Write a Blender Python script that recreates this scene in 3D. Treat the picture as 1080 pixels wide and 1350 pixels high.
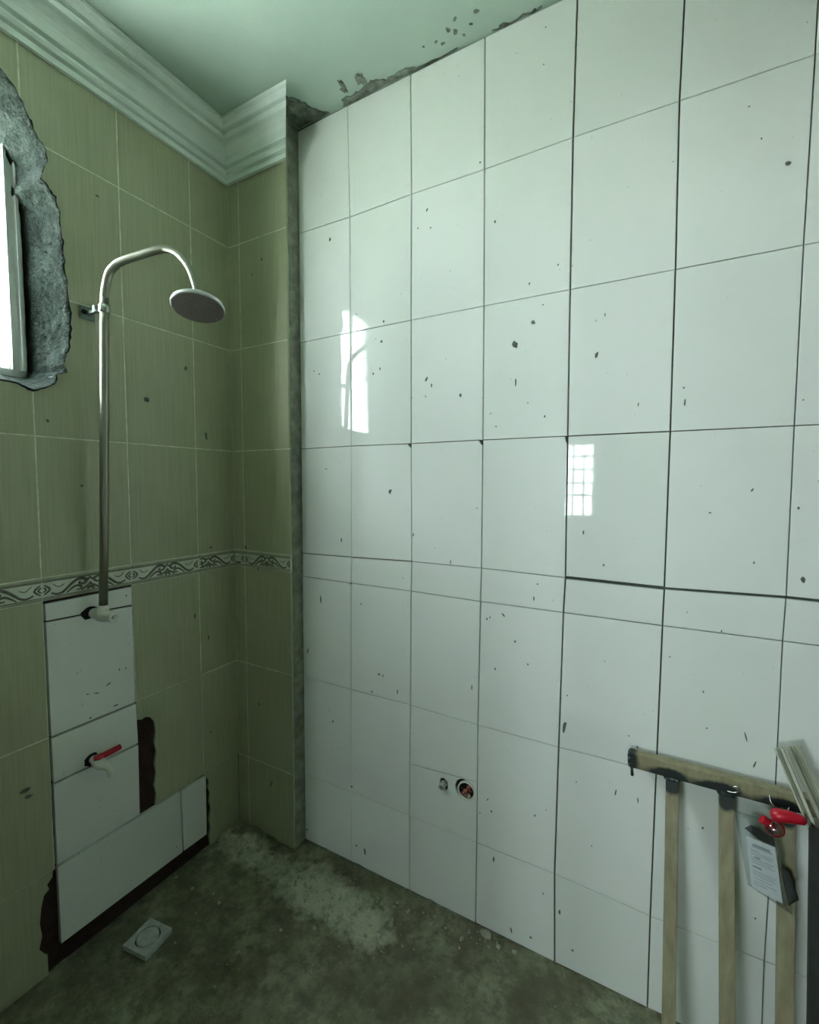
import bpy, bmesh, math, random
from mathutils import Vector, Matrix, noise as mnoise
R = random.Random(7)
S = bpy.context.scene
COL = S.collection
for _o in list(bpy.data.objects): bpy.data.objects.remove(_o)

# ------------------------------------------------------------------ camera
F_PX, YAW, PITCH, ROLL = 599.45, 0.5032, -0.0605, 0.0036
CAM = Vector((1.526, -1.3411, 1.439))
fw = Vector((-math.sin(YAW)*math.cos(PITCH), math.cos(YAW)*math.cos(PITCH), math.sin(PITCH)))
rt = Vector((math.cos(YAW), math.sin(YAW), 0)); up = rt.cross(fw)
rt2 = math.cos(ROLL)*rt + math.sin(ROLL)*up; up2 = -math.sin(ROLL)*rt + math.cos(ROLL)*up
cd = bpy.data.cameras.new('camera'); cam = bpy.data.objects.new('camera', cd); COL.objects.link(cam)
cd.sensor_fit = 'HORIZONTAL'; cd.sensor_width = 36.0; cd.lens = F_PX/1080*36.0
cd.clip_start = 0.02; cd.clip_end = 200
cam.matrix_world = Matrix(((rt2.x, up2.x, -fw.x, CAM.x), (rt2.y, up2.y, -fw.y, CAM.y), (rt2.z, up2.z, -fw.z, CAM.z), (0,0,0,1)))
S.camera = cam

# ------------------------------------------------------------------ daylight: one even overcast sky
wd = bpy.data.worlds.new('overcast_sky'); S.world = wd; wd.use_nodes = True
bg = wd.node_tree.nodes['Background']
bg.inputs['Color'].default_value = (0.85, 0.905, 0.97, 1); bg.inputs['Strength'].default_value = 10.0
def portal(name, loc, rot, sx, sy):           # sampling portals in the two window openings
    l = bpy.data.lights.new(name, 'AREA'); l.shape = 'RECTANGLE'; l.size = sx; l.size_y = sy
    l.cycles.is_portal = True
    o = bpy.data.objects.new(name, l); COL.objects.link(o); o.location = loc; o.rotation_euler = rot
WY0, WY1, WZ0, WZ1 = -1.150, -0.682, 1.752, 2.492          # bathroom window opening in the left wall
OX0, OX1, OZ0, OZ1, OY = 0.02, 0.85, 1.02, 1.955, -4.60  # window of the room beyond the door
portal('window_daylight_portal', (-0.21, (WY0+WY1)/2, (WZ0+WZ1)/2), (0, -math.pi/2, 0), WZ1-WZ0, WY1-WY0)
P3X0, P3X1 = 2.28, 2.56                                   # unseen window added to that room for frontal light on pier and tiles
portal('fill_window_portal', ((P3X0+P3X1)/2, OY-0.16, (OZ0+OZ1)/2), (math.pi/2, 0, 0), P3X1-P3X0, OZ1-OZ0)
portal('far_room_daylight_portal', ((OX0+OX1)/2, OY-0.16, (OZ0+OZ1)/2), (math.pi/2, 0, 0), OX1-OX0, OZ1-OZ0)
sl_ = bpy.data.lights.new('sun', 'SUN'); sl_.energy = 27.0; sl_.angle = 0.02; sl_.color = (0.96, 0.97, 1.0)
sun = bpy.data.objects.new('sun', sl_); COL.objects.link(sun); sun.rotation_euler = (math.radians(-28), math.radians(-8), 0)   # high, from behind the white wall
vs = S.view_settings
vs.view_transform = 'Standard'; vs.look = 'None'; vs.gamma = 1.0; vs.use_curve_mapping = False
vs.exposure = 2.62
S.cycles.max_bounces = 12; S.cycles.diffuse_bounces = 8; S.cycles.glossy_bounces = 5
S.cycles.caustics_reflective = False; S.cycles.caustics_refractive = False
S.cycles.use_denoising = True

# ------------------------------------------------------------------ helpers
def setp(o, label=None, cat=None, group=None, kind=None):
    if label: o['label'] = label
    if cat: o['category'] = cat
    if group: o['group'] = group
    if kind: o['kind'] = kind
    return o
def finish(bm, name, mat, parent=None, base=None, smooth=False, recalc=True):
    if recalc: bmesh.ops.recalc_face_normals(bm, faces=bm.faces[:])
    if base is not None: bmesh.ops.translate(bm, verts=bm.verts[:], vec=-Vector(base))
    me = bpy.data.meshes.new(name); bm.to_mesh(me); bm.free()
    if mat: me.materials.append(mat)
    if smooth:
        for p in me.polygons: p.use_smooth = True
    o = bpy.data.objects.new(name, me); COL.objects.link(o)
    if parent: o.parent = parent
    return o
def mesh_obj(name, me, parent, loc=(0,0,0)):
    o = bpy.data.objects.new(name, me); COL.objects.link(o); o.parent = parent; o.location = loc
    return o
def empty(name, loc, label, cat, group=None):
    e = bpy.data.objects.new(name, None); COL.objects.link(e); e.location = loc; e.empty_display_size = 0.05
    return setp(e, label, cat, group)
def box(bm, a, b, bev=0.0):
    x0,y0,z0 = a; x1,y1,z1 = b
    r = bmesh.ops.create_cube(bm, size=1.0, matrix=Matrix.Translation(((x0+x1)/2,(y0+y1)/2,(z0+z1)/2)) @ Matrix.Diagonal((abs(x1-x0),abs(y1-y0),abs(z1-z0),1)))
    if bev > 0:
        es = list({e for v in r['verts'] for e in v.link_edges})
        bmesh.ops.bevel(bm, geom=es, offset=bev, segments=2, affect='EDGES', profile=0.6)
def tube(bm, pts, rad, n=12, caps=True):
    pts = [Vector(p) for p in pts]; rings = []
    rads = rad if isinstance(rad, (list, tuple)) else [rad]*len(pts)
    t0 = (pts[1]-pts[0]).normalized(); ref = Vector((0,0,1)) if abs(t0.z) < 0.9 else Vector((0,1,0))
    u = t0.cross(ref).normalized()
    for i, p in enumerate(pts):
        t = (pts[min(i+1,len(pts)-1)] - pts[max(i-1,0)]).normalized()
        u = (u - t*u.dot(t)).normalized(); v = t.cross(u)
        rings.append([bm.verts.new(p + rads[i]*(math.cos(2*math.pi*k/n)*u + math.sin(2*math.pi*k/n)*v)) for k in range(n)])
    for a, b in zip(rings, rings[1:]):
        for k in range(n): bm.faces.new((a[k], a[(k+1)%n], b[(k+1)%n], b[k]))
    if caps: bm.faces.new(rings[0][::-1]); bm.faces.new(rings[-1])
def lathe(bm, prof, origin, axis, n=24, close=True):
    # prof: (radius, distance along axis)
    o = Vector(origin); ax = Vector(axis).normalized()
    ref = Vector((0,0,1)) if abs(ax.z) < 0.9 else Vector((1,0,0))
    u = ax.cross(ref).normalized(); v = ax.cross(u); rings = []
    for r, h in prof:
        rings.append([bm.verts.new(o + ax*h + max(r,1e-5)*(math.cos(2*math.pi*k/n)*u + math.sin(2*math.pi*k/n)*v)) for k in range(n)])
    for a, b in zip(rings, rings[1:]):
        for k in range(n): bm.faces.new((a[k], a[(k+1)%n], b[(k+1)%n], b[k]))
    if close: bm.faces.new(rings[0][::-1]); bm.faces.new(rings[-1])
def smooth_path(pts, n=6):
    pts = [Vector(p) for p in pts]; out = []
    for i in range(len(pts)-1):
        p0 = pts[max(i-1,0)]; p1 = pts[i]; p2 = pts[i+1]; p3 = pts[min(i+2,len(pts)-1)]
        for k in range(n):
            t = k/n
            out.append(0.5*((2*p1)+(p2-p0)*t+(2*p0-5*p1+4*p2-p3)*t*t+(3*p1-p0-3*p2+p3)*t**3))
    out.append(pts[-1]); return out
# wall planes: (a, b, depth) -> xyz, depth grows into the room
PIER_Y = -0.0606
def on_white(a, b, d): return Vector((a, -d, b))
def on_left(a, b, d):  return Vector((d, a, b))
def on_pier(a, b, d):  return Vector((a, PIER_Y-d, b))
def on_floor(a, b, d): return Vector((a, b, d))
def on_ceil(a, b, d):  return Vector((a, b, CEIL-d))
def prism(bm, poly, d0, d1, mp, cham=0.0, jit=0.0):
    """poly outline extruded between depths d0 (back) and d1 (front); convex quads get a chamfered rim"""
    n = len(poly)
    if cham > 0:
        inner = []
        for i in range(n):
            p = Vector(poly[i]); a = (Vector(poly[i-1])-p).normalized(); b = (Vector(poly[(i+1)%n])-p).normalized()
            inner.append(p + (a+b)*cham)
    else: inner = poly
    back = [bm.verts.new(mp(a, b, d0)) for a, b in poly]
    js = [R.uniform(-jit, jit) for _ in range(n)]
    front = [bm.verts.new(mp(a, b, d1+j)) for (a, b), j in zip(inner, js)]
    bm.faces.new(back[::-1]); bm.faces.new(front)
    if cham > 0:
        mid = [bm.verts.new(mp(a, b, d1-cham+j)) for (a, b), j in zip(poly, js)]
        for i in range(n):
            k = (i+1) % n
            bm.faces.new((back[i], back[k], mid[k], mid[i])); bm.faces.new((mid[i], mid[k], front[k], front[i]))
    else:
        for i in range(n):
            k = (i+1) % n; bm.faces.new((back[i], back[k], front[k], front[i]))
def prism_holes(bm, outer, holes, d0, d1, mp):
    for d in (d0, d1):
        es = []
        for loop in [outer]+holes:
            vv = [bm.verts.new(mp(a, b, d)) for a, b in loop]
            es += [bm.edges.new((vv[i], vv[(i+1)%len(vv)])) for i in range(len(vv))]
            if d == d0: loop_store.append(vv)
            else: loop_store2.append(vv)
        bmesh.ops.triangle_fill(bm, use_beauty=True, edges=es)
    for la, lb in zip(loop_store, loop_store2):
        for i in range(len(la)):
            k = (i+1) % len(la); bm.faces.new((la[i], la[k], lb[k], lb[i]))
loop_store = []; loop_store2 = []
def blob_outline(a, b, ra, rb, rot, n=11, rough=0.22, rnd=R):
    c, s = math.cos(math.radians(rot)), math.sin(math.radians(rot)); out = []
    for k in range(n):
        t = 2*math.pi*k/n; q = 1+rnd.uniform(-rough, rough)
        x, y = ra*q*math.cos(t), rb*q*math.sin(t); out.append((a+x*c-y*s, b+x*s+y*c))
    return out
def dome(bm, poly, d0, h, mp):
    n = len(poly); ca = sum(p[0] for p in poly)/n; cb = sum(p[1] for p in poly)/n
    o = [bm.verts.new(mp(a, b, d0)) for a, b in poly]
    m = [bm.verts.new(mp(ca+(a-ca)*.6, cb+(b-cb)*.6, d0+h)) for a, b in poly]
    bm.faces.new(m)
    for i in range(n): k = (i+1) % n; bm.faces.new((o[i], o[k], m[k], m[i]))
    bm.faces.new(o[::-1])

# ------------------------------------------------------------------ materials
class Mat:
    def __init__(s, name):
        s.m = bpy.data.materials.new(name); s.m.use_nodes = True; s.nt = s.m.node_tree
        s.N = s.nt.nodes; s.L = s.nt.links; s.b = s.N['Principled BSDF']
    def set(s, **k):
        for a, v in k.items(): s.b.inputs[a.replace('_',' ')].default_value = v
        return s
    def coord(s, scale=(1,1,1), kind='Object'):
        tc = s.N.new('ShaderNodeTexCoord'); mp = s.N.new('ShaderNodeMapping'); mp.inputs['Scale'].default_value = scale
        s.L.new(tc.outputs[kind], mp.inputs['Vector']); return mp.outputs['Vector']
    def noise(s, vec, scale, detail=4, rough=0.55):
        n = s.N.new('ShaderNodeTexNoise'); n.inputs['Scale'].default_value = scale; n.inputs['Detail'].default_value = detail
        n.inputs['Roughness'].default_value = rough; s.L.new(vec, n.inputs['Vector']); return n.outputs['Fac']
    def ramp(s, fac, stops):
        r = s.N.new('ShaderNodeValToRGB'); e = r.color_ramp.elements
        while len(e) < len(stops): e.new(0.5)
        for el, (p, c) in zip(e, stops): el.position = p; el.color = (*c, 1) if len(c) == 3 else c
        s.L.new(fac, r.inputs['Fac']); return r.outputs['Color']
    def mix(s, fac, a, b, mode='MIX'):
        m = s.N.new('ShaderNodeMix'); m.data_type = 'RGBA'; m.blend_type = mode
        for sock, v in ((m.inputs[0], fac), (m.inputs[6], a), (m.inputs[7], b)):
            if isinstance(v, (int, float)): sock.default_value = v
            elif isinstance(v, tuple): sock.default_value = (*v, 1) if len(v) == 3 else v
            else: s.L.new(v, sock)
        return m.outputs[2]
    def math(s, op, a, b=0.0):
        m = s.N.new('ShaderNodeMath'); m.operation = op
        for i, v in enumerate((a, b)):
            if isinstance(v, (int, float)): m.inputs[i].default_value = v
            else: s.L.new(v, m.inputs[i])
        return m.outputs[0]
    def random(s):
        n = s.N.new('ShaderNodeObjectInfo'); return n.outputs['Random']
    def color(s, c): s.L.new(c, s.b.inputs['Base Color']); return s
    def bump(s, h, strength=0.3, dist=0.01):
        b = s.N.new('ShaderNodeBump'); b.inputs['Strength'].default_value = strength; b.inputs['Distance'].default_value = dist
        s.L.new(h, b.inputs['Height']); s.L.new(b.outputs['Normal'], s.b.inputs['Normal']); return s
def plain(name, c, rough=0.6, metal=0.0, spec=0.5, var=0.0, scale=20, bump=0.0):
    m = Mat(name).set(Base_Color=(*c,1), Roughness=rough, Metallic=metal); m.b.inputs['Specular IOR Level'].default_value = spec
    if var or bump:
        f = m.noise(m.coord(), scale, 5)
        if var: m.color(m.ramp(f, [(0.3, tuple(x*(1-var) for x in c)), (0.7, tuple(min(1,x*(1+var)) for x in c))]))
        if bump: m.bump(f, bump, 0.004)
    return m.m

# white glazed tile: faint tone differences and cement smears
t = Mat('white_glazed_tile').set(Roughness=0.03, IOR=1.44)
v = t.coord((1,1,1)); sm = t.ramp(t.noise(v, 5.0, 5, 0.6), [(0.50,(0,0,0)),(0.80,(0.35,0.35,0.35))])
speck = t.ramp(t.noise(v, 90.0, 2, 0.5), [(0.735,(0,0,0)),(0.76,(1,1,1))])
tone = t.mix(t.random(), (0.78,0.82,0.77), (0.82,0.85,0.81))
c1 = t.mix(t.math('MULTIPLY', sm, 0.35), tone, (0.60,0.64,0.58))
t.color(t.mix(t.math('MULTIPLY', speck, 0.75), c1, (0.20,0.22,0.19)))
t.L.new(t.math('ADD', 0.03, t.math('MULTIPLY', sm, 0.10)), t.b.inputs['Roughness'])
M_WHITE = t.m
# old beige tile with fine upright grain
t = Mat('beige_streaked_tile').set(Roughness=0.22)
v = t.coord((1,1,1)); st = t.noise(t.coord((70,70,2.5)), 2.0, 5, 0.6); cl = t.noise(v, 6.0, 4)
cA = t.ramp(st, [(0.25,(0.36,0.375,0.235)),(0.52,(0.42,0.44,0.285)),(0.78,(0.47,0.49,0.33))])
cB = t.mix(t.math('MULTIPLY', t.ramp(cl, [(0.45,(0,0,0)),(0.75,(1,1,1))]), 0.25), cA, (0.30,0.325,0.19))
t.color(t.mix(t.random(), cB, t.mix(0.12, cB, (0.54,0.55,0.40))))
t.L.new(t.math('ADD', 0.20, t.math('MULTIPLY', cl, 0.25)), t.b.inputs['Roughness'])
M_BEIGE = t.m
M_GROUT = plain('pale_grout', (0.72,0.75,0.60), 0.9, var=0.25, scale=30)
M_JOINT = plain('dark_tile_mortar', (0.085,0.10,0.08), 0.95, var=0.3, scale=40)
M_BROWN = plain('brown_mortar_bed', (0.035,0.018,0.013), 0.95, var=0.4, scale=35, bump=0.6)
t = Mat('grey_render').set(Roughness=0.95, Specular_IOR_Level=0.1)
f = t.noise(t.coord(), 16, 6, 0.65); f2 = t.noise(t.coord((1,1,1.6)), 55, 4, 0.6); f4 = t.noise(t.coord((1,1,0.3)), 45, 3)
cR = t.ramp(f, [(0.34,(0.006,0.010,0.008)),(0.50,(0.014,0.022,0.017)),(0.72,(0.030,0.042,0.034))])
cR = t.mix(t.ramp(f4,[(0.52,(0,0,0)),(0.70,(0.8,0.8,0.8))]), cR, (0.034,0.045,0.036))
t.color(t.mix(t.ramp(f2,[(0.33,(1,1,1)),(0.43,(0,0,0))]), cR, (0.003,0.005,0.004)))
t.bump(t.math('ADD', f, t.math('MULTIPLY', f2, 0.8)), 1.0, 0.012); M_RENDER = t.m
M_PIERCUT = plain('pier_cut_render', (0.27,0.29,0.23), 0.95, var=0.35, scale=28, bump=0.7)
t = Mat('ceiling_paint').set(Roughness=0.75)
f = t.noise(t.coord(), 3.0, 5, 0.6)
t.color(t.ramp(f, [(0.35,(0.42,0.54,0.47)),(0.7,(0.47,0.59,0.51))])); M_CEIL = t.m
M_CORNICE = plain('cornice_plaster', (0.82,0.90,0.85), 0.6, var=0.05, scale=8)
M_SCAR = plain('ceiling_scar', (0.19,0.225,0.18), 0.95, var=0.55, scale=45, bump=0.7)
M_PAINT = plain('pale_wall_paint', (0.50,0.51,0.51), 0.8, var=0.05, scale=4)
M_FRAMEW = plain('white_powder_coat', (0.80,0.82,0.80), 0.35)
M_BARS = plain('window_bar_paint', (0.30,0.31,0.30), 0.5)
M_CHROME = plain('brushed_steel_pipe', (0.33,0.34,0.27), 0.36, metal=1.0)
M_CHROME2 = plain('polished_chrome', (0.55,0.58,0.55), 0.25, metal=1.0)
M_BRACKET = plain('dull_bracket_metal', (0.16,0.21,0.18), 0.4, metal=0.7)
M_HEADW = plain('shower_head_shell', (0.72,0.75,0.74), 0.25, metal=0.6)
t = Mat('shower_nozzle_face').set(Roughness=0.6)
vo = t.N.new('ShaderNodeTexVoronoi'); vo.inputs['Scale'].default_value = 120; t.L.new(t.coord(), vo.inputs['Vector'])
t.color(t.ramp(vo.outputs['Distance'], [(0.15,(0.20,0.17,0.165)),(0.35,(0.135,0.115,0.11))])); M_NOZZLE = t.m
M_PVC = plain('white_plastic', (0.78,0.79,0.72), 0.35)
M_PVCG = plain('grey_plastic', (0.42,0.45,0.42), 0.45, var=0.2, scale=60)
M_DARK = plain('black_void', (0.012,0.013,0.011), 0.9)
M_RED = plain('red_plastic', (0.46,0.006,0.022), 0.32)
t = Mat('tan_steel_tube').set(Roughness=0.5, Metallic=0.1)
f = t.noise(t.coord((1,1,0.15)), 60, 5, 0.6); f2 = t.noise(t.coord(), 9, 4); f3 = t.noise(t.coord(), 70, 4, 0.6)
cA = t.ramp(f, [(0.3,(0.225,0.205,0.115)),(0.7,(0.36,0.34,0.21))])
cA = t.mix(t.math('MULTIPLY', t.ramp(f2,[(0.5,(0,0,0)),(0.8,(1,1,1))]), 0.5), cA, (0.36,0.25,0.15))
# soot burnt into the steel around each weld (positions along the frame)
sx = t.N.new('ShaderNodeSeparateXYZ'); t.L.new(t.coord(), sx.inputs[0]); soot = None
for jx, jz, rx, rz in ((-0.223,0.718,0.020,0.05),(-0.140,0.702,0.046,0.021),(-0.123,0.690,0.020,0.026),(-0.030,0.702,0.050,0.021),(-0.010,0.688,0.020,0.026),(0.088,0.702,0.046,0.021),(0.105,0.690,0.02,0.026),(0.21,0.702,0.04,0.018)):
    a = t.math('DIVIDE', t.math('SUBTRACT', sx.outputs['X'], jx), rx); b = t.math('DIVIDE', t.math('SUBTRACT', sx.outputs['Z'], jz), rz)
    gg = t.math('POWER', 2.718, t.math('MULTIPLY', -1.0, t.math('ADD', t.math('MULTIPLY', a, a), t.math('MULTIPLY', b, b))))
    soot = gg if soot is None else t.math('ADD', soot, gg)
sm_ = t.ramp(t.math('MULTIPLY', soot, t.math('ADD', 0.55, f3)), [(0.28,(0,0,0)),(0.62,(1,1,1))])
t.color(t.mix(sm_, cA, (0.018,0.026,0.024))); t.bump(f, 0.15, 0.003); M_TUBE = t.m
t = Mat('burnt_weld').set(Roughness=0.45, Metallic=0.3)
f = t.noise(t.coord(), 110, 4, 0.6)
t.color(t.ramp(f, [(0.35,(0.012,0.018,0.018)),(0.55,(0.05,0.07,0.065)),(0.72,(0.30,0.36,0.34))])); t.bump(f, 0.8, 0.004); M_WELD = t.m
M_PROFILE = plain('pale_metal_profile', (0.42,0.44,0.34), 0.5, metal=0.2, var=0.15, scale=25)
M_DARKWOOD = plain('dark_board', (0.022,0.026,0.022), 0.8, var=0.4, scale=18)
M_PAPER = plain('white_paper', (0.80,0.82,0.84), 0.7)
M_INK = plain('grey_print', (0.30,0.32,0.36), 0.7)
M_MORTAR = plain('dried_mortar_speck', (0.12,0.14,0.11), 0.95, var=0.3, scale=80)
M_CRUMB = plain('pale_mortar_crumb', (0.36,0.36,0.27), 0.95, var=0.3, scale=30)
M_BRICK = plain('red_brown_rubble', (0.28,0.095,0.06), 0.85, var=0.7, scale=55, bump=0.5)
M_BORDER = plain('border_tile_white', (0.70,0.75,0.64), 0.25, var=0.12, scale=20)
M_BORDERG = plain('border_tile_olive', (0.36,0.38,0.26), 0.3, var=0.2, scale=20)
M_SCROLL = plain('border_scroll_grey', (0.13,0.14,0.10), 0.35, var=0.4, scale=60)
M_BORDERD = plain('border_dark_line', (0.06,0.065,0.045), 0.5)
M_BATHW = plain('beige_old_wall', (0.16,0.165,0.12), 0.35, var=0.12, scale=9)
M_HALLF = plain('hall_floor_tile', (0.22,0.22,0.20), 0.4, var=0.1, scale=5)
M_EARTH = plain('outside_ground', (0.50,0.50,0.46), 0.95, var=0.2, scale=0.5)
def clear_mat(name, tint, gloss=0.1, rough=0.03):
    m = bpy.data.materials.new(name); m.use_nodes = True; nt = m.node_tree; nt.nodes.clear()
    out = nt.nodes.new('ShaderNodeOutputMaterial'); tr = nt.nodes.new('ShaderNodeBsdfTransparent'); gl = nt.nodes.new('ShaderNodeBsdfGlossy')
    lw = nt.nodes.new('ShaderNodeLayerWeight'); lw.inputs['Blend'].default_value = 0.5; mx = nt.nodes.new('ShaderNodeMixShader')
    pw = nt.nodes.new('ShaderNodeMath'); pw.operation = 'POWER'; pw.inputs[1].default_value = 5.0
    ad = nt.nodes.new('ShaderNodeMath'); ad.operation = 'MULTIPLY_ADD'; ad.use_clamp = True; ad.inputs[1].default_value = 0.9; ad.inputs[2].default_value = 0.03+gloss
    tr.inputs['Color'].default_value = (*tint,1); gl.inputs['Roughness'].default_value = rough
    nt.links.new(lw.outputs['Facing'], pw.inputs[0]); nt.links.new(pw.outputs[0], ad.inputs[0]); nt.links.new(ad.outputs[0], mx.inputs[0]); nt.links.new(tr.outputs[0], mx.inputs[1])
    nt.links.new(gl.outputs[0], mx.inputs[2]); nt.links.new(mx.outputs[0], out.inputs[0]); return m
M_GLASS = clear_mat('window_glass', (0.90,0.94,0.92), 0.0)
M_POUCH = clear_mat('clear_plastic', (0.86,0.90,0.89), 0.10, 0.12)
M_PINK = clear_mat('clear_red_tinted_plastic', (0.85,0.62,0.62), 0.12, 0.1)
# rough concrete screed with pale mortar droppings
t = Mat('rough_concrete_floor').set(Roughness=0.93)
v = t.coord(); n1 = t.noise(v, 3.8, 8, 0.66); n2 = t.noise(v, 26, 6, 0.68); n3 = t.noise(v, 9, 6, 0.65); n4 = t.noise(v, 75, 3, 0.6)
base = t.ramp(n1, [(0.32,(0.13,0.135,0.08)),(0.47,(0.24,0.26,0.16)),(0.56,(0.29,0.31,0.195)),(0.72,(0.36,0.38,0.25))])
base = t.mix(t.ramp(n3,[(0.40,(0.8,0.8,0.8)),(0.58,(0,0,0))]), base, (0.13,0.12,0.07))
base = t.mix(t.ramp(n2,[(0.36,(0.8,0.8,0.8)),(0.54,(0,0,0))]), base, (0.11,0.115,0.07))
base = t.mix(t.ramp(n4,[(0.66,(0,0,0)),(0.76,(0.7,0.7,0.7))]), base, (0.40,0.42,0.30))
# pale splatter where mortar was dropped beside the white wall
sx = t.N.new('ShaderNodeSeparateXYZ'); t.L.new(v, sx.inputs[0])
def gauss(cx, cy, rx, ry):
    a = t.math('DIVIDE', t.math('SUBTRACT', sx.outputs['X'], cx), rx); b = t.math('DIVIDE', t.math('SUBTRACT', sx.outputs['Y'], cy), ry)
    return t.math('POWER', 2.718, t.math('MULTIPLY', -1.0, t.math('ADD', t.math('MULTIPLY', a, a), t.math('MULTIPLY', b, b))))
g = t.math('ADD', t.math('MULTIPLY', gauss(0.50,-0.16,0.19,0.13), 0.95), t.math('ADD', t.math('MULTIPLY', gauss(0.12,-0.16,0.20,0.10), 0.75), t.math('MULTIPLY', gauss(0.76,-0.18,0.12,0.10), 0.7)))
pm = t.ramp(t.math('MULTIPLY', g, t.math('ADD', n2, t.math('MULTIPLY', n3, 0.5))), [(0.34,(0,0,0)),(0.60,(1,1,1))])
t.color(t.mix(t.math('MULTIPLY', pm, 0.72), base, (0.62,0.66,0.48)))
t.bump(t.math('ADD', n2, t.math('MULTIPLY', n1, 0.8)), 1.0, 0.02); M_FLOOR = t.m

NODES = {
'ceil': {0: (0.307, 2.738), 1: (0.537, 2.742), 2: (0.786, 2.744), 3: (1.034, 2.746)} ,
'r1': {0: (0.311, 2.374), 1: (0.545, 2.371), 2: (0.791, 2.376), 3: (1.038, 2.375), 4: (1.289, 2.378), 5: (1.537, 2.377)} ,
'r2': {0: (0.307, 1.974), 1: (0.546, 1.976), 2: (0.791, 1.978), 3: (1.042, 1.978), 4: (1.291, 1.977), 5: (1.542, 1.976), 6: (1.789, 1.975)} ,
'r3': {0: (0.301, 1.574), 1: (0.547, 1.576), 2: (0.793, 1.575), 3: (1.044, 1.576), 4: (1.294, 1.576), 5: (1.544, 1.576), 6: (1.79, 1.576)} ,
'r4': {0: (0.302, 1.17), 1: (0.548, 1.173), 2: (0.797, 1.179), 3: (1.045, 1.179), 4: (1.297, 1.175), 5: (1.544, 1.172), 6: (1.792, 1.179)} ,
'r5': {0: (0.303, 1.079), 1: (0.544, 1.077), 2: (0.795, 1.077), 3: (1.044, 1.073), 4: (1.294, 1.073), 5: (1.543, 1.073), 6: (1.79, 1.075)} ,
'r6': {0: (0.298, 0.68), 1: (0.542, 0.677), 2: (0.794, 0.677), 3: (1.04, 0.672), 4: (1.29, 0.672)} ,
'r7': {1: (0.54, 0.279), 2: (0.792, 0.279), 3: (1.041, 0.279), 4: (1.287, 0.28), 5: (1.54, 0.269), 6: (1.788, 0.273)} ,
'fl': {0: (0.292, -0.002), 1: (0.539, 0.002), 2: (0.793, -0.001), 3: (1.041, -0.001), 4: (1.293, -0.002)} ,
}
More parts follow.
